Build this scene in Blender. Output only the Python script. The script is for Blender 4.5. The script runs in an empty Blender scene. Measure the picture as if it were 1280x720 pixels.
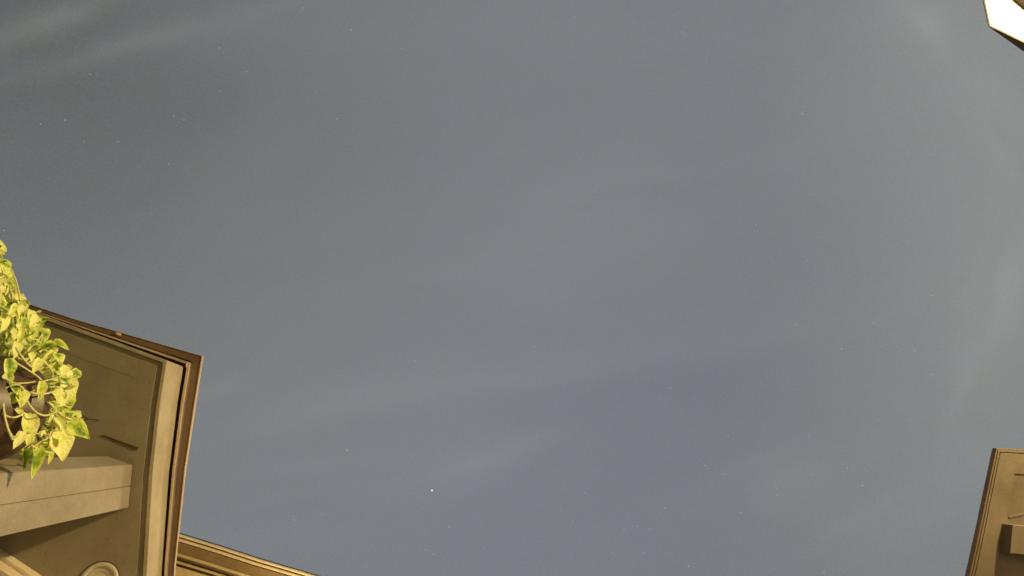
import bpy, bmesh, math, random
from mathutils import Vector, Matrix

R = random.Random(7)
scene = bpy.context.scene
C = scene.collection

# ------------------------------------------------------------------ camera
F = 660.0                                   # focal length in photo pixels (1280 wide)
CAM = Vector((0.0, 0.0, 0.9))
ZEN = (490.0, 560.0)                        # where straight up falls in the photo
u = Vector((ZEN[0] - 640, -(ZEN[1] - 360), -F)).normalized()
xw = (Vector((1, 0, 0)) - u.x * u).normalized()
yw = u.cross(xw)
M3 = Matrix((xw, yw, u))                    # camera space -> world space
cam_data = bpy.data.cameras.new('camera')
cam_data.sensor_width = 36.0
cam_data.lens = F / 1280 * 36.0
cam_data.clip_start = 0.02
cam_data.clip_end = 5000
cam = bpy.data.objects.new('camera', cam_data)
C.objects.link(cam)
cam.matrix_world = Matrix.Translation(CAM) @ M3.to_4x4()
scene.camera = cam


def ray(px, py):
    return (M3 @ Vector((px - 640, -(py - 360), -F))).normalized()


def at(px, py, h):
    """the point h metres above the camera that the photo shows at px, py"""
    d = ray(px, py)
    return CAM + d * (h / d.z)


# ------------------------------------------------------------------ world, light, exposure
world = bpy.data.worlds.new('World')
scene.world = world
world.use_nodes = True
wn = world.node_tree
skt = wn.nodes.new('ShaderNodeTexSky')
skt.sky_type = 'NISHITA'
skt.sun_disc = False
skt.sun_elevation = math.radians(-8)
wn.links.new(skt.outputs[0], wn.nodes['Background'].inputs[0])
wn.nodes['Background'].inputs[1].default_value = 0.05
scene.view_settings.view_transform = 'Standard'
scene.view_settings.look = 'None'
scene.view_settings.exposure = 0.0
scene.view_settings.gamma = 1.0
scene.cycles.use_denoising = True
scene.cycles.max_bounces = 8
scene.cycles.sample_clamp_indirect = 6.0

WARM = (1.0, 0.75, 0.32)
PORCH_W = 1480.0                              # lamp under the far porch ceiling
LANTERN_W = 50.0                             # lantern on the near house wall


# ------------------------------------------------------------------ helpers
def link(o, parent=None):
    C.objects.link(o)
    if parent is not None:
        o.parent = parent
    return o


def mesh_obj(name, verts, faces, mat, parent=None, smooth=False, origin=None):
    me = bpy.data.meshes.new(name)
    vs = [Vector(v) for v in verts]
    if parent is not None:
        off = WORLD_LOC.get(parent.name, Vector((0, 0, 0)))
        vs = [v - off for v in vs]
    elif origin is not None:
        vs = [v - Vector(origin) for v in vs]
    me.from_pydata([tuple(v) for v in vs], [], faces)
    bm = bmesh.new()
    bm.from_mesh(me)
    bmesh.ops.recalc_face_normals(bm, faces=bm.faces)
    bm.to_mesh(me)
    bm.free()
    if smooth:
        for p in me.polygons:
            p.use_smooth = True
    me.materials.append(mat)
    o = bpy.data.objects.new(name, me)
    link(o, parent)
    if parent is not None:
        WORLD_LOC[o.name] = WORLD_LOC.get(parent.name, Vector((0, 0, 0)))
    else:
        o.location = origin or (0, 0, 0)
        WORLD_LOC[o.name] = Vector(origin or (0, 0, 0))
    return o


WORLD_LOC = {}


def thing(name, label, cat, loc, group=None):
    o = bpy.data.objects.new(name, None)
    o.empty_display_size = 0.1
    link(o)
    o.location = loc
    WORLD_LOC[o.name] = Vector(loc)
    o['label'] = label
    o['category'] = cat
    if group:
        o['group'] = group
    return o


def tag(o, label=None, cat=None, group=None, kind=None):
    if label: o['label'] = label
    if cat: o['category'] = cat
    if group: o['group'] = group
    if kind: o['kind'] = kind
    return o


def xy(v):
    return Vector((v[0], v[1]))


def offset_line(pts, inside, d, fac=None):
    """pts (2-D polyline) moved d metres away from the point inside, mitred; fac scales d along each run"""
    ns = []
    for a, b in zip(pts, pts[1:]):
        t = (b - a).normalized()
        n = Vector((-t.y, t.x))
        if n.dot(inside - a) > 0:
            n = -n
        ns.append(n)
    ds = [(d * fac[i][0], d * fac[i][1]) if fac else (d, d) for i in range(len(ns))]
    out = []
    for i, p in enumerate(pts):
        if i == 0:
            m = ns[0] * ds[0][0]
        elif i == len(pts) - 1:
            m = ns[-1] * ds[-1][1]
        else:
            n1, n2, d1, d2 = ns[i - 1], ns[i], ds[i - 1][1], ds[i][0]
            c = n1.dot(n2)
            if c > 0.9:
                m = (n1 + n2) / (1 + c) * (d1 + d2) / 2
            else:
                k = 1 - c * c
                m = n1 * ((d1 - d2 * c) / k) + n2 * ((d2 - d1 * c) / k)
        out.append(p + m)
    return out


def sweep(name, pts, inside, prof, z, mat, parent, bevel=0.0, fac=None, rise=None):
    """a closed profile of (outward, up) points run along a horizontal polyline"""
    k = len(prof)
    rails = [offset_line(pts, inside, a, fac if a > 0 else None) for a, b in prof]
    verts, faces = [], []
    for i in range(len(pts)):
        for j in range(k):
            verts.append((rails[j][i].x, rails[j][i].y, z + prof[j][1] * (rise[i] if rise else 1.0)))
    for i in range(len(pts) - 1):
        for j in range(k):
            a, b = i * k + j, i * k + (j + 1) % k
            faces.append((a, b, b + k, a + k))
    faces.append(tuple(range(k)))
    faces.append(tuple(range((len(pts) - 1) * k, len(pts) * k)))
    o = mesh_obj(name, verts, faces, mat, parent)
    if bevel:
        m = o.modifiers.new('bevel', 'BEVEL')
        m.width = bevel
        m.segments = 2
        m.limit_method = 'ANGLE'
    return o


def rect(u0, u1, v0, v1):
    return [(u0, v0), (u1, v0), (u1, v1), (u0, v1)]


def prism(name, poly, z0, z1, mat, parent, bevel=0.0):
    n = len(poly)
    verts = [(p[0], p[1], z0) for p in poly] + [(p[0], p[1], z1) for p in poly]
    faces = [tuple(range(n)), tuple(range(2 * n - 1, n - 1, -1))]
    faces += [(i, (i + 1) % n, n + (i + 1) % n, n + i) for i in range(n)]
    o = mesh_obj(name, verts, faces, mat, parent)
    if bevel:
        m = o.modifiers.new('bevel', 'BEVEL')
        m.width = bevel
        m.segments = 2
        m.limit_method = 'ANGLE'
    return o


def lathe(name, prof, centre, mat, parent, seg=40):
    verts, faces = [], []
    for r, z in prof:
        for i in range(seg):
            a = 2 * math.pi * i / seg
            verts.append((centre[0] + r * math.cos(a), centre[1] + r * math.sin(a), centre[2] + z))
    for j in range(len(prof) - 1):
        for i in range(seg):
            a, b = j * seg + i, j * seg + (i + 1) % seg
            faces.append((a, b, b + seg, a + seg))
    return mesh_obj(name, verts, faces, mat, parent, smooth=True)


def tube_mesh(paths, rad, seg=6):
    verts, faces = [], []
    for pts in paths:
        base = len(verts)
        for i, p in enumerate(pts):
            t = (pts[min(i + 1, len(pts) - 1)] - pts[max(i - 1, 0)]).normalized()
            s = t.orthogonal().normalized()
            b = t.cross(s)
            for q in range(seg):
                a = 2 * math.pi * q / seg
                verts.append(p + (s * math.cos(a) + b * math.sin(a)) * rad)
        for i in range(len(pts) - 1):
            for q in range(seg):
                a, c = base + i * seg + q, base + i * seg + (q + 1) % seg
                faces.append((a, c, c + seg, a + seg))
    return verts, faces


# ------------------------------------------------------------------ materials
def new_mat(name):
    m = bpy.data.materials.new(name)
    m.use_nodes = True
    nt = m.node_tree
    return m, nt, nt.nodes['Principled BSDF']


def painted(name, col, dark=0.8, rough=0.55, scale=9.0, bump=0.12, grain=(1, 1, 1)):
    """weathered house paint: blotches, fine grain, slight relief"""
    m, nt, b = new_mat(name)
    N, L = nt.nodes, nt.links
    tc = N.new('ShaderNodeTexCoord')
    mp = N.new('ShaderNodeMapping')
    mp.inputs['Scale'].default_value = grain
    L.new(tc.outputs['Object'], mp.inputs[0])
    n1 = N.new('ShaderNodeTexNoise'); n1.inputs['Scale'].default_value = scale
    n1.inputs['Detail'].default_value = 6; n1.inputs['Roughness'].default_value = 0.62
    n2 = N.new('ShaderNodeTexNoise'); n2.inputs['Scale'].default_value = scale * 34
    n2.inputs['Detail'].default_value = 3
    L.new(mp.outputs[0], n1.inputs['Vector']); L.new(tc.outputs['Object'], n2.inputs['Vector'])
    r = N.new('ShaderNodeValToRGB')
    r.color_ramp.elements[0].position = 0.32; r.color_ramp.elements[1].position = 0.68
    r.color_ramp.elements[0].color = (col[0] * dark, col[1] * dark * 0.98, col[2] * dark * 0.95, 1)
    r.color_ramp.elements[1].color = (*col, 1)
    L.new(n1.outputs[0], r.inputs[0])
    mx = N.new('ShaderNodeMix'); mx.data_type = 'RGBA'; mx.blend_type = 'MULTIPLY'
    mx.inputs[0].default_value = 0.35
    g = N.new('ShaderNodeValToRGB')
    g.color_ramp.elements[0].color = (0.55, 0.55, 0.55, 1); g.color_ramp.elements[0].position = 0.3
    g.color_ramp.elements[1].position = 0.65
    L.new(n2.outputs[0], g.inputs[0])
    L.new(r.outputs[0], mx.inputs[6]); L.new(g.outputs[0], mx.inputs[7])
    # grime: irregular darker patches and a scatter of small specks
    n3 = N.new('ShaderNodeTexNoise'); n3.inputs['Scale'].default_value = 3.1
    n3.inputs['Detail'].default_value = 8; n3.inputs['Roughness'].default_value = 0.7
    L.new(tc.outputs['Object'], n3.inputs['Vector'])
    n4 = N.new('ShaderNodeTexNoise'); n4.inputs['Scale'].default_value = 75; n4.inputs['Detail'].default_value = 2
    L.new(tc.outputs['Object'], n4.inputs['Vector'])
    g3 = N.new('ShaderNodeValToRGB')
    g3.color_ramp.elements[0].position = 0.36; g3.color_ramp.elements[0].color = (0.72, 0.69, 0.64, 1)
    g3.color_ramp.elements[1].position = 0.56; g3.color_ramp.elements[1].color = (1, 1, 1, 1)
    g4 = N.new('ShaderNodeValToRGB')
    g4.color_ramp.elements[0].position = 0.27; g4.color_ramp.elements[0].color = (0.5, 0.45, 0.38, 1)
    g4.color_ramp.elements[1].position = 0.34; g4.color_ramp.elements[1].color = (1, 1, 1, 1)
    L.new(n3.outputs[0], g3.inputs[0]); L.new(n4.outputs[0], g4.inputs[0])
    m3 = N.new('ShaderNodeMix'); m3.data_type = 'RGBA'; m3.blend_type = 'MULTIPLY'; m3.inputs[0].default_value = 0.8
    m4 = N.new('ShaderNodeMix'); m4.data_type = 'RGBA'; m4.blend_type = 'MULTIPLY'; m4.inputs[0].default_value = 0.35
    L.new(mx.outputs[2], m3.inputs[6]); L.new(g3.outputs[0], m3.inputs[7])
    L.new(m3.outputs[2], m4.inputs[6]); L.new(g4.outputs[0], m4.inputs[7])
    L.new(m4.outputs[2], b.inputs['Base Color'])
    b.inputs['Roughness'].default_value = rough
    bp = N.new('ShaderNodeBump'); bp.inputs['Strength'].default_value = bump
    bp.inputs['Distance'].default_value = 0.004
    L.new(n2.outputs[0], bp.inputs['Height'])
    L.new(bp.outputs[0], b.inputs['Normal'])
    return m


SOFFIT = painted('soffit_paint', (0.295, 0.262, 0.205), 0.9)
BOARD = painted('board_paint', (0.305, 0.272, 0.212), 0.9)
FASCIA = painted('fascia_paint', (0.45, 0.395, 0.315), 0.88, 0.5)
POSTP = painted('post_paint', (0.375, 0.33, 0.275), 0.82, 0.5, 6.0)
BROWN = painted('brown_metal', (0.20, 0.13, 0.085), 0.8, 0.42)
DARKG = painted('groove_shade', (0.15, 0.095, 0.055), 0.8, 0.7)  # shade of the narrow roof-edge gaps, put into the colour
LIPM = painted('lip_paint', (0.60, 0.47, 0.36), 0.85, 0.35)
CROWN = painted('crown_paint', (0.84, 0.72, 0.54), 0.92, 0.3)
TRIMC = painted('olive_trim_paint', (0.022, 0.023, 0.022), 0.92, 0.6)
BLACKW = painted('black_wood', (0.022, 0.014, 0.010), 0.75, 0.6)
BOARD2 = painted('brown_board_paint', (0.17, 0.138, 0.108), 0.8)
SOFFIT2 = painted('brown_soffit_paint', (0.155, 0.125, 0.098), 0.8)
GUTP = painted('gutter_paint', (0.26, 0.185, 0.11), 0.8, 0.42)
WALLP = painted('wall_paint', (0.46, 0.37, 0.23), 0.9, 0.7)
HOUSEP = painted('house_eave_paint', (0.56, 0.47, 0.28), 0.88, 0.5)
WHITEP = painted('white_paint', (0.82, 0.80, 0.75), 0.95, 0.5)
DARKW = painted('dark_wood_and_shadow', (0.09, 0.055, 0.03), 0.75, 0.6)  # gable wood, also the tone of the shadow strip on the soffit
ROOFM = painted('roof_shingle', (0.12, 0.10, 0.085), 0.6, 0.9, 14, 0.5)
CANW = painted('can_trim', (0.62, 0.58, 0.50), 0.9, 0.5)
RUST = painted('rust_metal', (0.52, 0.36, 0.25), 0.8, 0.5, 40)
POTM = painted('pot_plastic', (0.10, 0.062, 0.038), 0.8, 0.4)
CONC = painted('concrete', (0.34, 0.32, 0.29), 0.8, 0.9, 2.5, 0.3)
IRON = painted('black_iron', (0.03, 0.028, 0.026), 0.8, 0.45)


def emitter(name, col, strength):
    m, nt, b = new_mat(name)
    b.inputs['Base Color'].default_value = (0, 0, 0, 1)
    b.inputs['Emission Color'].default_value = (*col, 1)
    b.inputs['Emission Strength'].default_value = strength
    return m


BULB = emitter('bulb_glow', WARM, 30.0)

# ------------------------------------------------------------------ sky dome
def sky_material():
    m = bpy.data.materials.new('night_sky')
    m.use_nodes = True
    m.cycles.emission_sampling = 'NONE'
    nt = m.node_tree
    N, L = nt.nodes, nt.links
    N.clear()
    out = N.new('ShaderNodeOutputMaterial')
    em = N.new('ShaderNodeEmission')
    L.new(em.outputs[0], out.inputs[0])
    tc = N.new('ShaderNodeTexCoord')
    nrm = N.new('ShaderNodeVectorMath'); nrm.operation = 'NORMALIZE'
    L.new(tc.outputs['Object'], nrm.inputs[0])
    D = nrm.outputs[0]

    def math_(op, a, b=None, c=None):
        n = N.new('ShaderNodeMath'); n.operation = op
        for i, v in enumerate((a, b, c)):
            if v is None: continue
            if isinstance(v, (int, float)): n.inputs[i].default_value = v
            else: L.new(v, n.inputs[i])
        return n.outputs[0]

    def dot(vec):
        n = N.new('ShaderNodeVectorMath'); n.operation = 'DOT_PRODUCT'
        L.new(D, n.inputs[0]); n.inputs[1].default_value = vec
        return n.outputs['Value']

    def glow(px, py, width):
        """soft round patch of sky about the direction of a photo pixel"""
        d = dot(ray(px, py))
        return math_('EXPONENT', math_('DIVIDE', math_('SUBTRACT', d, 1.0), width * width * 0.5))

    # wide, slow variation of the glowing air: RGB sums (linear)
    col = N.new('ShaderNodeCombineXYZ')
    base = (0.194, 0.205, 0.222)
    patches = [  # px, py, angular width (rad), rgb added
        (-60, -40, 0.44, (-0.046, -0.047, -0.066)),
        (-10, -10, 0.14, (-0.018, -0.018, -0.018)),
        (-20, 250, 0.30, (-0.014, -0.014, -0.012)),
        (300, 220, 0.40, (-0.012, -0.010, -0.013)),
        (700, 330, 0.40, (0.014, 0.014, 0.014)),
        (560, 660, 0.36, (0.004, 0.005, 0.012)),
        (880, 520, 0.26, (-0.010, -0.010, -0.004)),
        (1340, 220, 0.20, (0.052, 0.054, 0.038)),
        (1290, 480, 0.22, (0.034, 0.040, 0.022)),
        (1200, 20, 0.17, (0.044, 0.046, 0.028)),
        (1120, 690, 0.24, (0.012, 0.013, 0.006)),
        (300, 470, 0.30, (0.016, 0.018, 0.012)),
    ]
    ch = list(base)
    for px, py, w, rgb in patches:
        g = glow(px, py, w)
        ch = [math_('MULTIPLY_ADD', g, rgb[i], ch[i]) for i in range(3)]

    # thin cloud: soft streaks stretched along their own direction, broken by noise
    nz = N.new('ShaderNodeTexNoise')
    nz.inputs['Scale'].default_value = 5.0; nz.inputs['Detail'].default_value = 6
    nz.inputs['Roughness'].default_value = 0.55
    L.new(D, nz.inputs['Vector'])
    wob = math_('SUBTRACT', nz.outputs[0], 0.5)
    nf = N.new('ShaderNodeTexNoise')
    nf.inputs['Scale'].default_value = 26.0; nf.inputs['Detail'].default_value = 4
    mpf = N.new('ShaderNodeMapping'); mpf.vector_type = 'POINT'
    mpf.inputs['Rotation'].default_value = (0, 0, 0.5); mpf.inputs['Scale'].default_value = (0.35, 1.0, 1.0)
    L.new(D, mpf.inputs[0]); L.new(mpf.outputs[0], nf.inputs['Vector'])
    brk = math_('MULTIPLY_ADD', nf.outputs[0], 0.9, 0.45)

    streaks = [  # x0,y0 -> x1,y1, half width px, strength
        (-60, 82, 150, -12, 14, 0.050),
        (-20, 114, 260, 24, 12, 0.025),
        (120, 64, 420, -10, 14, 0.010),
        (300, 540, 720, 456, 12, 0.005),
        (420, 505, 900, 436, 14, 0.004),
        (700, 474, 1120, 392, 14, 0.004),
        (240, 604, 560, 562, 12, 0.006),
        (510, 602, 730, 532, 9, 0.008),
        (250, 640, 480, 600, 9, 0.006),
        (870, 610, 1010, 545, 9, 0.009),
        (1000, 690, 1150, 610, 10, 0.009),
        (1225, 420, 1180, 545, 9, 0.014),
        (1264, 330, 1240, 440, 8, 0.016),
        (1200, 140, 1275, 235, 10, 0.012),
        (1128, 6, 1172, 64, 10, 0.018),
        (640, 250, 980, 190, 14, 0.005),
        (300, 380, 640, 330, 14, 0.006),
        (250, 44, 900, 30, 34, 0.008),
        (170, 60, 420, 10, 34, 0.008),
        (230, 285, 380, 120, 34, 0.009),
        (120, 300, 620, 240, 40, 0.007),
        (235, 492, 310, 474, 11, 0.014),
        (300, 525, 640, 465, 22, 0.012),
        (600, 482, 1000, 405, 30, 0.009),
        (620, 520, 1060, 440, 40, -0.008),
        (490, 592, 640, 572, 32, 0.011),
        (570, 588, 700, 540, 16, 0.008),
        (920, 620, 1070, 560, 20, 0.011),
        (940, 650, 1030, 596, 24, 0.008),
        (1110, -30, 1180, 60, 28, 0.022),
        (1180, 80, 1290, 170, 30, 0.013),
        (1232, 320, 1210, 480, 30, 0.020),
        (1288, 290, 1262, 430, 16, 0.024),
        (1250, 550, 1170, 630, 28, 0.012),
        (520, 330, 860, 285, 44, 0.006),
        (40, 690, 500, 660, 26, 0.006),
        (1060, 690, 1180, 640, 24, 0.009),
    ]
    acc = None
    for x0, y0, x1, y1, w, s in streaks:
        a, b = ray(x0, y0), ray(x1, y1)
        c = (a + b).normalized()
        t = (b - a).normalized()
        p = c.cross(t).normalized()
        half = (b - a).length / 2
        wr = w / F * (c.dot(ray(640, 360)))
        dp = math_('DIVIDE', math_('MULTIPLY_ADD', wob, 0.05, dot(p)), wr)
        dt = math_('DIVIDE', math_('SUBTRACT', dot(t), c.dot(t)), half)
        e = math_('ADD', math_('MULTIPLY', dp, dp), math_('MULTIPLY', dt, dt))
        front = math_('GREATER_THAN', dot(c), 0.0)
        g = math_('MULTIPLY', math_('MULTIPLY', math_('EXPONENT', math_('MULTIPLY', e, -1.0)), s), front)
        acc = g if acc is None else math_('ADD', acc, g)
    acc = math_('MULTIPLY', acc, brk)
    # slow mottling and fine grain of the glowing air
    n3 = N.new('ShaderNodeTexNoise'); n3.inputs['Scale'].default_value = 9.0; n3.inputs['Detail'].default_value = 5
    L.new(mpf.outputs[0], n3.inputs['Vector'])
    mot = math_('MULTIPLY', math_('SUBTRACT', n3.outputs[0], 0.5), 0.016)
    n4 = N.new('ShaderNodeTexNoise'); n4.inputs['Scale'].default_value = 420.0; n4.inputs['Detail'].default_value = 1
    L.new(D, n4.inputs['Vector'])
    fine = math_('MULTIPLY', math_('SUBTRACT', n4.outputs[0], 0.5), 0.044)
    n5 = N.new('ShaderNodeTexNoise'); n5.inputs['Scale'].default_value = 34.0; n5.inputs['Detail'].default_value = 3
    L.new(D, n5.inputs['Vector'])
    hue = math_('MULTIPLY', math_('SUBTRACT', n5.outputs[0], 0.5), 0.030)
    add = math_('ADD', math_('ADD', acc, mot), fine)
    tint = (1.0, 1.03, 0.93)
    for i in range(3):
        v = math_('MULTIPLY_ADD', add, tint[i], ch[i])
        if i == 2:
            v = math_('ADD', v, hue)
        L.new(v, col.inputs[i])
    L.new(col.outputs[0], em.inputs['Color'])
    em.inputs['Strength'].default_value = 1.0
    return m


def build_sky():
    bm = bmesh.new()
    bmesh.ops.create_uvsphere(bm, u_segments=96, v_segments=48, radius=1500)
    me = bpy.data.meshes.new('sky')
    bmesh.ops.reverse_faces(bm, faces=bm.faces)
    bm.to_mesh(me); bm.free()
    for p in me.polygons: p.use_smooth = True
    me.materials.append(sky_material())
    o = bpy.data.objects.new('sky', me)
    link(o)
    o.location = CAM
    tag(o, kind='structure')


build_sky()

# ------------------------------------------------------------------ ground
g = mesh_obj('ground', [(-1400, -1400, 0), (1400, -1400, 0), (1400, 1400, 0), (-1400, 1400, 0)], [(0, 1, 2, 3)], CONC)
tag(g, kind='structure')

# ------------------------------------------------------------------ near porch (roof corner, post)
H = 2.0                                     # soffit above the camera
ZS = CAM.z + H
porch = thing('porch', 'tan porch roof corner with brown soffit, square post and recessed light beside leafy pot', 'porch',
              (at(0, 700, H).x, at(0, 700, H).y, 0))
edge = [xy(at(*p, H)) for p in ((-260, 286), (58, 395.5), (209, 450.5), (201, 500), (191, 592), (183.5, 720), (172, 1000))]
inside = xy(at(60, 560, H))
# soffit: two border boards and the panel
EF = [(0.2, 0.40), (0.40, 0.90), (0.88, 0.86), (0.86, 0.74), (0.74, 0.56), (0.56, 0.45)]          # the roof edge narrows slightly away from its corner
ER = [1.0, 1.0, 0.97, 0.95, 0.86, 0.74, 0.6]
sweep('fascia', edge, inside, rect(-0.012, 0.0, -0.0005, 0.155), ZS, FASCIA, porch, 0.0015, fac=EF, rise=ER)
sweep('border_board', edge, inside, rect(-0.0285, -0.0123, 0.006, 0.03), ZS, SOFFIT, porch)
sweep('border_board', edge, inside, rect(-0.087, -0.0287, 0.0035, 0.03), ZS, BOARD, porch, 0.001)
inner = offset_line(edge, inside, -0.0872)
far = [xy(at(-420, 1000, H)), xy(at(-420, 240, H))]
prism('soffit_panel', [tuple(p) for p in inner] + [tuple(p) for p in far], ZS + 0.0024, ZS + 0.03, SOFFIT, porch)
# roof edge above the fascia: groove, bead, drip board, lip
sweep('groove', edge, inside, rect(-0.02, 0.034, 0.1855, 0.20), ZS, DARKG, porch, fac=EF, rise=ER)
sweep('bead', edge, inside, rect(0.0135, 0.0235, 0.150, 0.1845), ZS, LIPM, porch, 0.0015, fac=EF, rise=ER)
sweep('drip_board', edge, inside, rect(0.0305, 0.062, 0.157, 0.166), ZS, BROWN, porch, 0.001, fac=EF, rise=ER)
sweep('drip_lip', edge, inside, rect(0.0625, 0.0655, 0.1545, 0.170), ZS, LIPM, porch, fac=EF, rise=ER)
roofline = offset_line(edge, inside, 0.012, EF)
rl = [tuple(p) for p in roofline] + [tuple(p) for p in far]
cx = sum(p[0] for p in rl) / len(rl); cy = sum(p[1] for p in rl) / len(rl)
n = len(rl)
rv = [(p[0], p[1], ZS + 0.2005) for p in rl] + [(p[0], p[1], ZS + 0.21) for p in rl] + [(cx, cy, ZS + 0.65)]
rf = [tuple(range(n))] + [(i, (i + 1) % n, n + (i + 1) % n, n + i) for i in range(n)]
rf += [(n + i, n + (i + 1) % n, 2 * n) for i in range(n)]
mesh_obj('roof', rv, rf, ROOFM, porch)
# small joint clip on the drip lip and at the corner
def blob(name, p, size, mat, parent, rot=0.0):
    bm = bmesh.new()
    bmesh.ops.create_icosphere(bm, subdivisions=2, radius=1.0)
    m = Matrix.Translation(p) @ Matrix.Rotation(rot, 4, 'Z') @ Matrix.Diagonal((*size, 1))
    bmesh.ops.transform(bm, matrix=m, verts=bm.verts)
    vs = [v.co.copy() for v in bm.verts]; fs = [tuple(v.index for v in f.verts) for f in bm.faces]
    bm.free()
    return mesh_obj(name, vs, fs, mat, parent, smooth=True)


ang = math.atan2((edge[2] - edge[1]).y, (edge[2] - edge[1]).x)
blob('joint_clip', at(147.5, 417.6, H + 0.155), (0.013, 0.006, 0.012), RUST, porch, ang)
blob('corner_clip', at(234.0, 456.5, H + 0.15), (0.005, 0.012, 0.012), RUST, porch)

# square post of two boards per face, seam between them
A = xy(at(166, 581, H)); B = xy(at(161, 634.5, H)); D_ = xy(at(134, 569.7, H))
E = B + D_ - A
post = prism('post', [tuple(A + (E - A) * 0.02), tuple(B + (D_ - B) * 0.02), tuple(E + (A - E) * 0.02), tuple(D_ + (B - D_) * 0.02)], 0, ZS - 0.001, BOARD2, porch)
mid0 = A + (B - A) * 0.505; mid1 = D_ + (E - D_) * 0.505
gap = (B - A).normalized() * 0.0007
prism('board', [tuple(A), tuple(mid0 - gap), tuple(mid1 - gap), tuple(D_)], 0.02, ZS - 0.0005, POSTP, post, 0.0025)
prism('board', [tuple(B), tuple(mid0 + gap), tuple(mid1 + gap), tuple(E)], 0.02, ZS - 0.0007, POSTP, post, 0.0025)
# cast shadow line on the soffit beside the post, built as a dark strip
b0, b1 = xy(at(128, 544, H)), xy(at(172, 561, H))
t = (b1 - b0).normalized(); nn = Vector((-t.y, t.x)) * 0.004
prism('shadow_strip', [tuple(b0 - nn * 0.4), tuple(b1 - nn), tuple(b1 + nn), tuple(b0 + nn * 0.4)], ZS - 0.0005, ZS + 0.003, DARKW, porch)
# recessed light
dl = at(123, 727, H); dl.z = ZS + 0.002
can = lathe('recessed_light', [(0.0525, 0.0), (0.053, -0.003), (0.050, -0.0055), (0.045, -0.0060), (0.041, -0.0048), (0.039, -0.0015)], dl, CANW, porch)
lathe('shadow_ring', [(0.0528, -0.0002), (0.0550, -0.0022), (0.0568, -0.0002)], dl, DARKG, can)  # dark ring drawn for the shadow gap around the trim
lathe('baffle', [(0.0388, -0.0012), (0.033, -0.0025), (0.027, -0.0022), (0.025, -0.0010)], dl, CANW, can)
lathe('lens', [(0.0248, -0.0012), (0.015, -0.0026), (0.0, -0.0030)], dl, CANW, can)
# house wall at the back of the porch with its bright crown strips
w0, w1 = xy(at(-330, 482, H)), xy(at(430, 984, H))
wl = [w0, xy(at(0, 700, H)), w1]
win = xy(at(-200, 900, H))
sweep('crown_strip', wl, win, rect(-0.02, 0.022, -0.035, -0.0005), ZS + 0.01, CROWN, porch, 0.002)
sweep('crown_strip', wl, win, rect(-0.02, 0.012, -0.075, -0.037), ZS + 0.01, CROWN, porch, 0.002)
sweep('wall', wl, win, rect(-0.14, 0.0, -ZS, -0.076), ZS, WALLP, porch)

# ------------------------------------------------------------------ taller house behind the porch
H2 = 3.0
Z2 = CAM.z + H2
house = thing('house', 'yellow lit house eave with bright gutter lip running behind the porch corner', 'house',
              (at(300, 760, H2).x, at(300, 760, H2).y, 0))
# the outer lip is seen from (222,667) to (395,720); it sits 0.15 above the soffit
lip = [xy(at(*p, H2 + 0.16)) for p in ((-300, 503), (222.5, 667), (279.4, 684.5), (322.5, 698.5), (395.5, 720), (900, 868))]
hin = xy(at(200, 900, H2))
sweep('gutter_lip', lip, hin, rect(-0.008, 0.0, 0.14, 0.165), Z2, CROWN, house, 0.0015)
sweep('gutter_lip', lip, hin, rect(-0.024, -0.014, 0.125, 0.165), Z2, CROWN, house, 0.002)
sweep('gutter', lip, hin, rect(-0.09, -0.026, 0.115, 0.165), Z2, GUTP, house)
sweep('fascia', lip, hin, rect(-0.080, -0.068, 0.106, 0.1145), Z2, HOUSEP, house, 0.001)
sweep('groove', lip, hin, rect(-0.150, -0.0905, 0.126, 0.15), Z2, DARKG, house)
sweep('bed_moulding', lip, hin, rect(-0.109, -0.101, 0.107, 0.1255), Z2, HOUSEP, house, 0.001)
sweep('soffit', lip, hin, rect(-0.75, -0.122, 0.108, 0.1255), Z2, HOUSEP, house)
sweep('wall', lip, hin, rect(-0.95, -0.7505, -Z2, 0.12), Z2, WALLP, house)
ro = offset_line(lip, hin, 0.0)
back = offset_line(lip, hin, -3.0)
mesh_obj('roof', [(p.x, p.y, Z2 + 0.167) for p in ro] + [(p.x, p.y, Z2 + 1.3) for p in back] + [(p.x, p.y, Z2 + 0.19) for p in ro] + [(p.x, p.y, Z2 + 1.33) for p in back],
         [(i, i + 1, len(ro) + i + 1, len(ro) + i) for i in range(len(ro) - 1)] + [(2 * len(ro) + i, 2 * len(ro) + i + 1, 3 * len(ro) + i + 1, 3 * len(ro) + i) for i in range(len(ro) - 1)]
         + [(i, i + 1, 2 * len(ro) + i + 1, 2 * len(ro) + i) for i in range(len(ro) - 1)], ROOFM, house)

# ------------------------------------------------------------------ neighbour roof at the lower right
H3 = 1.8
Z3 = CAM.z + H3
nb = thing('patio_cover', 'brown patio cover corner with pale border board and beam end standing alone against sky', 'patio cover',
           (at(1300, 700, H3).x, at(1300, 700, H3).y, 0))
ed = [xy(at(*p, H3)) for p in ((1700, 590), (1250.5, 565.5), (1241, 612), (1231, 662), (1218.5, 720), (1130, 1060))]
nin = xy(at(1350, 700, H3))
sweep('fascia', ed, nin, rect(0.0015, 0.010, 0.0, 0.010), Z3, BOARD2, nb, 0.0015)
sweep('drip_edge', ed, nin, rect(0.0103, 0.017, 0.003, 0.020), Z3, BROWN, nb, 0.0015)
sweep('groove', ed, nin, rect(-0.01, 0.003, 0.0118, 0.0195), Z3, DARKG, nb)
sweep('border_board', ed, nin, rect(-0.082, -0.0015, 0.0, 0.0115), Z3, BOARD2, nb, 0.001)
ni = offset_line(ed, nin, -0.083)
nfar = [xy(at(1700, 1060, H3))]
prism('soffit_panel', [tuple(p) for p in ni] + [tuple(p) for p in nfar], Z3 + 0.004, Z3 + 0.0195, SOFFIT2, nb)
nro = offset_line(ed, nin, 0.006)
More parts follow.
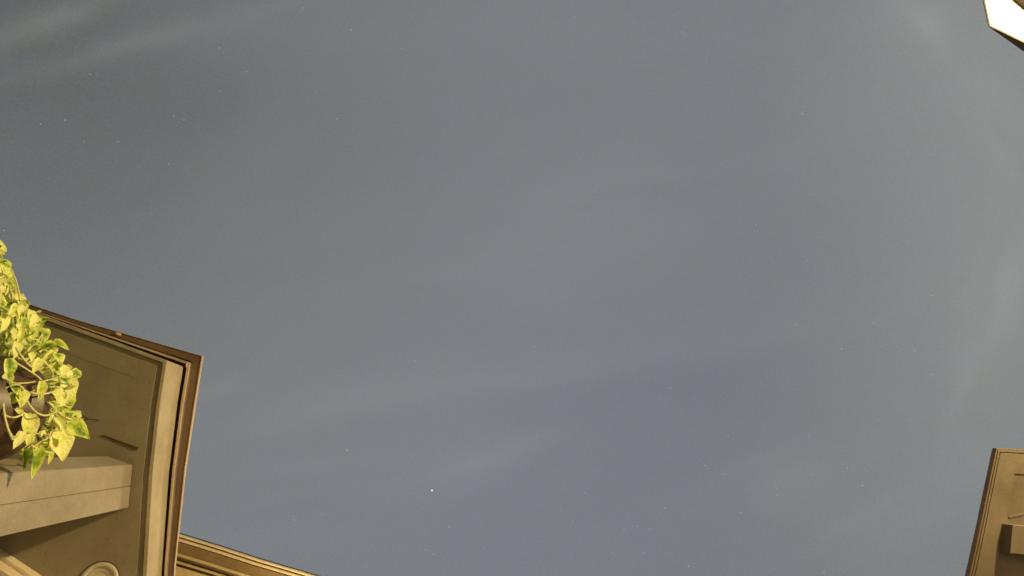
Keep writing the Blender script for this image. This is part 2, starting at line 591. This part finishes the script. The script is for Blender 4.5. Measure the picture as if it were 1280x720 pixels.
nrl = [tuple(p) for p in nro] + [tuple(p) for p in nfar]
n = len(nrl)
prism('roof', nrl, Z3 + 0.0205, Z3 + 0.03, ROOFM, nb)
# beam under it: near end shows its dark face
hb = H3 - 0.038
p0, p1 = at(1266, 656, hb), at(1263, 692, hb)
q0, q1 = at(1420, 668, hb), at(1417, 704, hb)
prism('beam', [tuple(xy(p0)), tuple(xy(q0)), tuple(xy(q1)), tuple(xy(p1))], CAM.z + hb, Z3 + 0.0039, SOFFIT2, nb, 0.002)
s0, s1 = xy(at(1262, 646.5, H3)), xy(at(1420, 612, H3))
sd = (s1 - s0).normalized(); sn = Vector((-sd.y, sd.x)) * 0.003
prism('seam_strip', [tuple(s0 - sn), tuple(s1 - sn), tuple(s1 + sn), tuple(s0 + sn)], Z3 + 0.001, Z3 + 0.0039, BOARD2, nb)
pp = xy(at(1600, 800, H3))
prism('post', [(pp.x - .06, pp.y - .06), (pp.x + .06, pp.y - .06), (pp.x + .06, pp.y + .06), (pp.x - .06, pp.y + .06)], 0, Z3 + 0.011, POSTP, nb, 0.003)

# ------------------------------------------------------------------ lit porch at the upper right
H4 = 1.7
Z4 = CAM.z + H4
lp = thing('lit_porch', 'far porch roof with glaring white lit ceiling and cream edge trim', 'porch', (0, 0, 0))
Av = xy(at(1236, 32.5, H4)); Bv = xy(at(1229, 0, H4)); Dv = xy(at(1280, 53.5, H4))
dB = (Bv - Av).normalized(); dD = (Dv - Av).normalized()
LB, LD = 1.6, 4.0
cen = Av + dB * LB * 0.5 + dD * LD * 0.5
lp.location = (cen.x, cen.y, 0); WORLD_LOC[lp.name] = Vector((cen.x, cen.y, 0))
ep = [Av + dB * LB, Av, Av + dD * LD]
sweep('edge_trim', ep, cen, rect(-0.014, 0.0, -0.001, 0.003), Z4, TRIMC, lp, 0.0008)
ci = offset_line(ep, cen, -0.0142)
prism('ceiling', [tuple(ci[0]), tuple(ci[1]), tuple(ci[2]), tuple(ci[0] + dD * LD)], Z4, Z4 + 0.0045, WHITEP, lp)
# gable end rising along the long edge
rise = 0.13
th = (cen - Av); nD = Vector((-dD.y, dD.x)); nD = nD if nD.dot(th) > 0 else -nD
ga = Av + nD * 0.004 + dD * 0.01; gb = ga + dD * LD
verts = [(ga.x, ga.y, Z4 + 0.006), (gb.x, gb.y, Z4 + 0.006), (gb.x, gb.y, Z4 + 0.006 + rise * LD)]
verts += [(v[0] + nD.x * 0.03, v[1] + nD.y * 0.03, v[2]) for v in verts]
mesh_obj('gable', verts, [(0, 1, 2), (3, 5, 4), (0, 3, 4, 1), (1, 4, 5, 2), (0, 2, 5, 3)], DARKW, lp)
g2 = ga + nD * 0.032 + dB * 0.0
rv = [(g2.x, g2.y, Z4 + 0.008), ((g2 + dD * LD).x, (g2 + dD * LD).y, Z4 + 0.008 + rise * LD)]
rb = [((g2 + dB * LB).x, (g2 + dB * LB).y, Z4 + 0.008), ((g2 + dB * LB + dD * LD).x, (g2 + dB * LB + dD * LD).y, Z4 + 0.008 + rise * LD)]
mesh_obj('roof', [rv[0], rv[1], rb[1], rb[0], (*rv[0][:2], rv[0][2] + .004), (*rv[1][:2], rv[1][2] + .004), (*rb[1][:2], rb[1][2] + .004), (*rb[0][:2], rb[0][2] + .004)],
         [(0, 1, 2, 3), (4, 5, 6, 7), (0, 1, 5, 4), (1, 2, 6, 5), (2, 3, 7, 6), (3, 0, 4, 7)], ROOFM, lp)
# dark beam under the ceiling
k0, k1 = xy(at(1266, 0, H4)), xy(at(1280, 12, H4))
kd = (k1 - k0).normalized(); kn = Vector((-kd.y, kd.x)); kn = kn if kn.dot(Av - k0) < 0 else -kn
ka, kb = k0 - kd * 0.6, k1 + kd * 0.9
prism('beam', [tuple(ka), tuple(kb), tuple(kb + kn * 0.16), tuple(ka + kn * 0.16)], Z4 - 0.10, Z4 - 0.001, BLACKW, lp, 0.003)
for q in (Av + dB * 0.12 + dD * 2.6 + nD * 0.1, Av + dB * 1.4 + dD * 3.4):
    prism('post', [(q.x - .05, q.y - .05), (q.x + .05, q.y - .05), (q.x + .05, q.y + .05), (q.x - .05, q.y + .05)], 0, Z4 - 0.001, POSTP, lp, 0.003)


# ------------------------------------------------------------------ lanterns (the lamps that light the place)
def lantern(loc, label, watts, out, post_h=None):
    t = thing('lantern', label, 'lamp', loc)
    x, y, z = loc
    for dx, dy in ((-1, -1), (1, -1), (1, 1), (-1, 1)):
        prism('bar', [(x + dx * .055 - .005, y + dy * .055 - .005), (x + dx * .055 + .005, y + dy * .055 - .005), (x + dx * .055 + .005, y + dy * .055 + .005), (x + dx * .055 - .005, y + dy * .055 + .005)], z - .11, z + .10, IRON, t)
    prism('base', [(x - .065, y - .065), (x + .065, y - .065), (x + .065, y + .065), (x - .065, y + .065)], z - .13, z - .1105, IRON, t)
    lathe('cap', [(0.09, .1005), (0.085, .115), (0.03, .17), (0.0, .19)], loc, IRON, t, 16)
    o = out.normalized()
    prism('bracket', [(x + o.x * .02 - o.y * .01, y + o.y * .02 + o.x * .01), (x + o.x * .16 - o.y * .01, y + o.y * .16 + o.x * .01), (x + o.x * .16 + o.y * .01, y + o.y * .16 - o.x * .01), (x + o.x * .02 + o.y * .01, y + o.y * .02 - o.x * .01)], z - .15, z - .1305, IRON, t)
    blob('bulb', Vector(loc) + Vector((0, 0, -.05)), (.02, .02, .03), BULB, t)
    li = bpy.data.lights.new('lantern_light', 'POINT')
    li.energy = watts; li.color = WARM; li.shadow_soft_size = 0.05
    lo = bpy.data.objects.new('lantern_light', li)
    link(lo, t)
    lo.location = (0, 0, 0.02)
    return t


lq = at(500, 850, 2.72)
hn = offset_line(lip, hin, -1.0)[1] - lip[1]
lantern(tuple(lq), 'black iron wall lantern glowing under the house eave', LANTERN_W, Vector((hn.x, hn.y, 0)))

# standing lamp under the lit porch, low enough to light ceilings and walls across the court
LAMP_Z = 1.55
lq = Av + dD * 1.0 + dB * 0.10
lc = thing('standing_lamp', 'tall bare bulb standing lamp under the white far porch ceiling', 'lamp', (lq.x, lq.y, 0))
lathe('base', [(0.0, 0.001), (0.14, 0.001), (0.14, 0.02), (0.03, 0.04), (0.0, 0.041)], (lq.x, lq.y, 0), IRON, lc, 24)
lathe('pole', [(0.012, 0.04), (0.012, LAMP_Z - 0.10)], (lq.x, lq.y, 0), IRON, lc, 12)
blob('bulb', Vector((lq.x, lq.y, LAMP_Z)), (.03, .03, .05), BULB, lc)
pl = bpy.data.lights.new('porch_light', 'POINT')
pl.energy = PORCH_W; pl.color = WARM; pl.shadow_soft_size = 0.07
po = bpy.data.objects.new('porch_light', pl)
link(po, lc)
po.location = (0, 0, LAMP_Z)

# ------------------------------------------------------------------ hanging plant
def leaf_material(name='variegated_leaf', nscale=2.6):
    m, nt, b = new_mat(name)
    N, L = nt.nodes, nt.links
    oi = N.new('ShaderNodeObjectInfo')
    tc = N.new('ShaderNodeTexCoord')
    add = N.new('ShaderNodeVectorMath'); add.operation = 'ADD'
    L.new(tc.outputs['Object'], add.inputs[0])
    sc_ = N.new('ShaderNodeVectorMath'); sc_.operation = 'SCALE'
    sc_.inputs[0].default_value = (3.1, 7.7, 5.3)
    L.new(oi.outputs['Random'], sc_.inputs['Scale'])
    L.new(sc_.outputs[0], add.inputs[1])
    nz = N.new('ShaderNodeTexNoise'); nz.inputs['Scale'].default_value = nscale; nz.inputs['Detail'].default_value = 4
    L.new(add.outputs[0], nz.inputs['Vector'])
    at_ = N.new('ShaderNodeAttribute'); at_.attribute_name = 'rim'
    s1 = N.new('ShaderNodeMath'); s1.operation = 'MULTIPLY_ADD'; s1.inputs[1].default_value = 0.30
    L.new(at_.outputs['Fac'], s1.inputs[0])
    off = N.new('ShaderNodeMath'); off.operation = 'MULTIPLY_ADD'; off.inputs[1].default_value = 0.66; off.inputs[2].default_value = -0.13
    L.new(oi.outputs['Random'], off.inputs[0])
    nadd = N.new('ShaderNodeMath'); nadd.operation = 'ADD'
    L.new(nz.outputs[0], nadd.inputs[0]); L.new(off.outputs[0], nadd.inputs[1])
    L.new(nadd.outputs[0], s1.inputs[2])
    r = N.new('ShaderNodeValToRGB')
    e = r.color_ramp.elements
    e[0].position = 0.38; e[0].color = (0.13, 0.25, 0.025, 1)
    e[1].position = 0.90; e[1].color = (0.90, 0.93, 0.38, 1)
    x = e.new(0.56); x.color = (0.42, 0.58, 0.07, 1)
    x = e.new(0.70); x.color = (0.78, 0.84, 0.19, 1)
    L.new(s1.outputs[0], r.inputs[0])
    L.new(r.outputs[0], b.inputs['Base Color'])
    b.inputs['Roughness'].default_value = 0.38
    tr = N.new('ShaderNodeBsdfTranslucent')
    L.new(r.outputs[0], tr.inputs['Color'])
    mx = N.new('ShaderNodeMixShader'); mx.inputs[0].default_value = 0.18
    out = [n for n in N if n.type == 'OUTPUT_MATERIAL'][0]
    L.new(b.outputs[0], mx.inputs[1]); L.new(tr.outputs[0], mx.inputs[2])
    L.new(mx.outputs[0], out.inputs[0])
    nv = N.new('ShaderNodeTexNoise'); nv.inputs['Scale'].default_value = 14
    L.new(tc.outputs['Object'], nv.inputs['Vector'])
    bp = N.new('ShaderNodeBump'); bp.inputs['Strength'].default_value = 0.25; bp.inputs['Distance'].default_value = 0.05
    L.new(nv.outputs[0], bp.inputs['Height']); L.new(bp.outputs[0], b.inputs['Normal'])
    return m


LEAF = leaf_material()
LEAF_IN = leaf_material('inner_leaf', 55.0)
VINE = painted('vine_stem', (0.80, 0.80, 0.34), 0.8, 0.45, 30)


def leaf_mesh(seed, width, curl, fold, wave):
    """an ovate pointed leaf, 1 long, base at the origin, along +X, upper side +Z"""
    rr = random.Random(seed)
    prof = [(0.0, 0.03), (0.07, 0.60), (0.20, 0.93), (0.36, 1.0), (0.53, 0.88), (0.69, 0.65), (0.84, 0.36), (0.94, 0.14), (1.0, 0.0)]
    verts, rim, faces = [], [], []
    for i, (x, w) in enumerate(prof):
        z0 = -curl * x * x
        hw = width * w * 0.5
        for s in (-1, -0.55, 0, 0.55, 1):
            wob = wave * math.sin(x * 9 + s * 2 + seed) * abs(s)
            back_ = -0.09 * abs(s) * (1 - min(1, x / 0.15)) if i else 0
            verts.append((x + back_, s * hw, z0 + fold * abs(s) * hw + wob))
            rim.append(abs(s) + (0.25 if i in (0, len(prof) - 1) else 0))
    for i in range(len(prof) - 1):
        for j in range(4):
            a = i * 5 + j
            faces.append((a, a + 1, a + 6, a + 5))
    me = bpy.data.meshes.new('leaf')
    me.from_pydata(verts, [], faces)
    at_ = me.attributes.new('rim', 'FLOAT', 'POINT')
    for i, v in enumerate(rim):
        at_.data[i].value = v
    for p in me.polygons:
        p.use_smooth = True
    me.materials.append(LEAF)
    return me


LEAVES = [leaf_mesh(1, 0.56, 0.16, 0.45, 0.03), leaf_mesh(2, 0.48, 0.34, 0.65, 0.04), leaf_mesh(3, 0.66, 0.22, 0.30, 0.05),
          leaf_mesh(4, 0.42, -0.16, 0.80, 0.03), leaf_mesh(5, 0.52, 0.45, 0.40, 0.05), leaf_mesh(6, 0.36, 0.14, 1.3, 0.03)]

HP = 1.50
pc = at(-16, 512, HP)                       # centre of the pot rim
plant = thing('hanging_plant', 'variegated yellow green trailing plant spilling from a dark brown hanging pot', 'plant', tuple(pc))
pot = lathe('pot', [(0.0, -0.175), (0.085, -0.175), (0.092, -0.168), (0.112, -0.03), (0.124, -0.026), (0.126, 0.0), (0.119, 0.002), (0.110, -0.03), (0.0, -0.032)], pc, POTM, plant, 48)
hook = Vector((pc.x, pc.y, ZS + 0.009))
wires = []
for k in range(3):
    a = 0.4 + k * 2.094
    wires.append([Vector((pc.x + .122 * math.cos(a), pc.y + .122 * math.sin(a), pc.z)), Vector((pc.x, pc.y, ZS - 0.06))])
wires.append([Vector((pc.x, pc.y, ZS - 0.06)), hook])
v, f = tube_mesh(wires, 0.0016, 5)
mesh_obj('hanger', v, f, IRON, plant)

ENV = [(-60, 262), (-10, 300), (4, 322), (22, 356), (28, 376), (46, 396), (54, 404), (60, 430), (76, 448), (92, 470), (95, 505), (97, 538), (84, 558), (56, 570), (30, 575),
       (12, 560), (40, 545), (44, 500), (34, 472), (10, 458), (-60, 450)]


def in_poly(x, y, poly):
    c = False
    j = len(poly) - 1
    for i in range(len(poly)):
        xi, yi = poly[i]; xj, yj = poly[j]
        if (yi > y) != (yj > y) and x < (xj - xi) * (y - yi) / (yj - yi) + xi:
            c = not c
        j = i
    return c


CD = ray(40, 450)                            # from the camera to the plant


def add_leaf(px, py, h, length, tip_px, face=0.75, mesh=None, roll=None):
    """leaf whose middle is seen at px,py; tip_px = direction of its tip in the photo"""
    mid = at(px, py, h)
    far_ = at(px + tip_px[0], py + tip_px[1], h)
    d = (far_ - mid).normalized()
    d = (d + Vector((0, 0, R.uniform(-0.5, 0.15)))).normalized()
    view = (CAM - mid).normalized()
    nrm = (view * face + Vector((R.gauss(0, .5), R.gauss(0, .5), R.gauss(0, .5))) * (1 - face) + Vector((0.50, -0.30, 0.05))).normalized()
    nrm = (nrm - nrm.dot(d) * d).normalized()
    side = nrm.cross(d)
    rot = Matrix((d, side, nrm)).transposed().to_4x4()
    me = mesh or R.choice(LEAVES)
    o = bpy.data.objects.new('leaf', me)
    link(o, plant)
    base = mid - d * length * 0.5
    o.matrix_local = Matrix.Translation(base - pc) @ rot @ Matrix.Diagonal((length, length * R.uniform(0.85, 1.12), length, 1))
    return base


bases = []
# key leaves seen one by one
keys = [  # px, py, h, length, tip direction, mesh
    (3, 338, 1.56, 0.060, (0, -30), 0), (9, 352, 1.6, 0.05, (14, 10), 2), (1, 308, 1.62, 0.05, (4, -14), 0),
    (50, 400, 1.62, 0.052, (26, -4), 0), (40, 402, 1.6, 0.055, (12, -14), 2), (24, 372, 1.6, 0.05, (16, 8), 2),
    (65, 432, 1.60, 0.036, (-8, -16), 5), (76, 429, 1.60, 0.046, (26, 8), 4), (69, 434, 1.6, 0.03, (10, -2), 0),
    (46, 457, 1.45, 0.046, (-8, 26), 0), (12, 461, 1.38, 0.056, (0, 26), 0), (86, 468, 1.66, 0.046, (12, 12), 0),
    (97, 536, 1.58, 0.074, (26, 16), 2), (78, 557, 1.56, 0.078, (6, 26), 2), (43, 577, 1.42, 0.082, (10, 30), 5),
    (33, 539, 1.44, 0.086, (2, 36), 3), (23, 550, 1.40, 0.042, (-4, 20), 0), (31, 574, 1.42, 0.05, (4, 20), 5),
    (20, 486, 1.40, 0.05, (18, 16), 1), (52, 488, 1.45, 0.055, (4, 24), 1), (85, 490, 1.62, 0.10, (4, 36), 4),
    (62, 572, 1.5, 0.034, (4, 16), 5), (76, 533, 1.5, 0.055, (12, 18), 5), (8, 478, 1.4, 0.05, (-6, 22), 4),
    (84, 505, 1.64, 0.07, (2, 26), 2), (57, 497, 1.5, 0.045, (10, 14), 1), (20, 505, 1.42, 0.06, (22, 6), 4),
    (28, 498, 1.41, 0.05, (3, 20), 2), (12, 500, 1.4, 0.05, (-14, 14), 2), (60, 445, 1.55, 0.042, (-10, 18), 1),
    (40, 430, 1.5, 0.040, (14, 14), 1), (38, 445, 1.5, 0.046, (3, 22), 3),
]
for px, py, h, ln, tip, mi in keys:
    ln *= 0.95 if py > 525 else 0.84
    bases.append((add_leaf(px, py, h, ln, tip, 0.86, LEAVES[mi]), h))
cnt = 0
while cnt < 262:
    x = R.uniform(-22, 95); y = R.uniform(280, 580)
    if not in_poly(x, y, ENV):
        continue
    if y > 470 and R.random() < 0.40:
        continue
    h = R.uniform(1.52, 1.74) if y > 440 else R.uniform(1.42, 1.70)
    a = R.uniform(0, 6.283)
    tip = (math.cos(a) + 0.35, math.sin(a) + 0.25)
    # keep the whole leaf inside the outline
    ln = R.uniform(0.025, 0.045)
    tl = math.hypot(*tip); r_ = ln * F / h * 0.5
    if not in_poly(x + tip[0] / tl * r_ * 0.8, y + tip[1] / tl * r_ * 0.8, ENV) and x + tip[0] > -50:
        continue
    bases.append((add_leaf(x, y, h, ln, (tip[0] * 20, tip[1] * 20), R.uniform(0.40, 0.80)), h))
    cnt += 1

# the deep inner foliage, too tangled to tell leaf from leaf
vs_, fs_, rm_ = [], [], []
cnt = 0
while cnt < 650:
    x = R.uniform(-22, 92); y = R.uniform(280, 572)
    if not in_poly(x, y, ENV) or not in_poly(x + 8, y, ENV) or (y > 470 and R.random() < 0.6):
        continue
    h = R.uniform(1.58, 1.84)
    mid = at(x, y, h)
    d = Vector((R.gauss(0, 1), R.gauss(0, 1), R.gauss(-.3, .7))).normalized()
    nrm = ((CAM - mid).normalized() * 0.6 + Vector((R.gauss(0, .5), R.gauss(0, .5), R.gauss(0, .5)))).normalized()
    nrm = (nrm - nrm.dot(d) * d).normalized()
    side = nrm.cross(d)
    ln = R.uniform(0.026, 0.050)
    me = R.choice(LEAVES)
    b0_ = len(vs_)
    for i, v_ in enumerate(me.vertices):
        vs_.append(mid + (d * (v_.co.x - .5) + side * v_.co.y + nrm * v_.co.z) * ln)
        rm_.append(me.attributes['rim'].data[i].value * R.uniform(.6, 1.1))
    for p in me.polygons:
        fs_.append(tuple(b0_ + k for k in p.vertices))
    cnt += 1
o = mesh_obj('foliage', vs_, fs_, LEAF_IN, plant, smooth=True)
av = o.data.attributes.new('rim', 'FLOAT', 'POINT')
for i, q in enumerate(rm_):
    av.data[i].value = q
o['kind'] = 'stuff'

# stems: from the soil, over the rim, through the leaves
paths = []


def bez(a, b, c, d, n_=12):
    return [a * (1 - t) ** 3 + b * 3 * t * (1 - t) ** 2 + c * 3 * t * t * (1 - t) + d * t ** 3 for t in [i / n_ for i in range(n_ + 1)]]


for i in range(64):
    bpt, h = bases[R.randrange(len(bases))] if i > 30 else bases[i]
    d = bpt - pc
    a = math.atan2(d.y, d.x) + R.uniform(-0.5, 0.5)
    st = pc + Vector((0.08 * math.cos(a), 0.08 * math.sin(a), -0.02))
    up = pc + Vector((0.13 * math.cos(a), 0.13 * math.sin(a), R.uniform(0.03, 0.09)))
    paths.append(bez(st, up, bpt + Vector((R.uniform(-.04, .04), R.uniform(-.04, .04), R.uniform(0.0, .07))), bpt))
v, f = tube_mesh(paths, 0.0019, 5)
st = mesh_obj('stems', v, f, VINE, plant, smooth=True)
st['kind'] = 'stuff'
# loops of trailing vine hanging in front of the pot
loops = [
    [(5, 478, 1.40), (2, 500, 1.38), (4, 528, 1.38), (16, 550, 1.39)],
    [(34, 502, 1.42), (44, 520, 1.42), (58, 524, 1.45), (70, 514, 1.5)],
    [(60, 502, 1.48), (68, 510, 1.5), (76, 522, 1.52), (90, 524, 1.56)],
    [(20, 434, 1.42), (26, 446, 1.42), (34, 456, 1.43), (42, 460, 1.45)],
    [(2, 515, 1.39), (10, 524, 1.39), (20, 524, 1.4), (30, 516, 1.42)],
    [(38, 490, 1.43), (48, 494, 1.44), (62, 494, 1.48), (76, 484, 1.52)],
    [(66, 524, 1.5), (66, 540, 1.5), (60, 552, 1.49), (52, 550, 1.47)],
    [(38, 556, 1.42), (48, 562, 1.44), (56, 566, 1.46), (66, 566, 1.5)],
    [(0, 488, 1.39), (12, 484, 1.39), (22, 474, 1.4), (30, 488, 1.41)],
    [(10, 536, 1.39), (14, 546, 1.39), (20, 552, 1.39), (24, 540, 1.4)],
]
for lp_ in loops:
    q = [at(*p) for p in lp_]
    v, f = tube_mesh([bez(q[0], q[1] * 1.0, q[2], q[3], 14)], 0.0022, 6)
    mesh_obj('vine', v, f, VINE, plant, smooth=True)

# ------------------------------------------------------------------ stars
STARS = [(274,60,1),(379,10,.6),(439,37,1),(308,89,.7),(275,114,.8),(51,155,1),(81,150,1),(217,145,.8),(230,150,1),(421,148,1),(148,177,.8),(105,177,.5),
 (211,205,.6),(450,69,.5),(502,61,.8),(113,93,.6),(190,267,.6),(5,288,.8),(500,325,.7),(396,116,.4),(718,21,.7),(853,40,1.2),(883,76,.6),(697,140,.7),
 (1003,142,1.2),(992,88,.4),(1124,67,.5),(1163,193,.6),(740,251,.5),(945,281,1),(1009,326,.6),(752,79,.4),(779,164,.5),(1100,108,.4),(828,115,.4),
 (532,368,.6),(519,451,1),(424,469,.6),(434,563,1.7),(441,549,.5),(367,650,1.2),(403,643,.6),(390,664,.6),(561,659,1.2),(532,687,.9),(542,693,1),
 (667,433,1.2),(612,453,.5),(635,531,.6),(671,545,.6),(603,550,.4),(458,708,.6),(492,683,.6),(604,685,.5),(705,610,.8),(731,616,.8),(716,652,.8),(702,638,.6),
 (831,635,1.5),(780,662,1.2),(796,658,.9),(812,661,.9),(766,691,.6),(804,691,.5),(1165,369,1.1),(994,406,1),(1092,404,1.1),(1052,436,1.4),(1122,433,.8),
 (1143,438,1),(1108,431,.5),(860,396,.6),(813,395,.7),(790,460,.7),(838,485,1),(836,499,.6),(910,545,1),(881,582,1.3),(904,593,.9),(1011,545,.6),
 (1059,585,1),(1078,607,1.2),(971,619,.7),(926,641,1),(868,640,.8),(820,647,.6),(861,708,1.1),(1030,716,1),(1165,468,.9),(932,365,.6),(1025,503,.4),(770,498,.5)]


def star_obj(px, py, s, label, group):
    d = ray(px, py)
    o = bpy.data.objects.new('star', STAR_ME)
    link(o)
    o.location = CAM + d * 1000
    k = 1.0 / max(0.3, d.dot(ray(640, 360)))
    o.scale = (s, s, s)
    tag(o, label, 'star', group)
    return o


bm = bmesh.new()
bmesh.ops.create_icosphere(bm, subdivisions=1, radius=0.62)
STAR_ME = bpy.data.meshes.new('star')
bm.to_mesh(STAR_ME); bm.free()
sm = emitter('star_glow', (1.0, 0.98, 0.95), 0.62)
sm.cycles.emission_sampling = 'NONE'
STAR_ME.materials.append(sm)
bs = star_obj(540, 613, 1.9, 'brightest large white star in the night sky', 'stars in the night sky')
bs.data = STAR_ME.copy()
bs.data.materials.clear()
bm2 = emitter('bright_star_glow', (1.0, 0.99, 0.97), 1.8)
bm2.cycles.emission_sampling = 'NONE'
bs.data.materials.append(bm2)
SPECIAL = {
    (434, 563): (1.6, 'second brightest white star, above and beside the brightest one'),
    (831, 635): (1.2, 'clear white star low in the sky, midway between house eave and patio cover'),
    (1052, 436): (1.15, 'clear white star above the patio cover, brightest of a loose trio'),
    (853, 40): (1.0, 'small white star nearest the top edge, right of the middle'),
    (1003, 142): (1.0, 'lone small white star below and beside the lit porch corner'),
    (667, 433): (1.0, 'lone small white star just under the middle of the sky'),
    (367, 650): (1.0, 'small white star closest above the lit house eave'),
    (519, 451): (0.95, 'lone small white star above the second brightest star'),
    (439, 37): (0.9, 'lone small white star nearest the top edge, left of the middle'),
    (51, 155): (0.9, 'small white star nearest the left edge, above the hanging plant'),
}
for (px, py), (k, text) in SPECIAL.items():
    star_obj(px, py, k, text, 'stars in the night sky')
for px, py, s in STARS:
    if (px, py) not in SPECIAL:
        star_obj(px, py, 0.42 + 0.5 * s, 'faint tiny white star in the night sky', 'faint stars in the night sky')
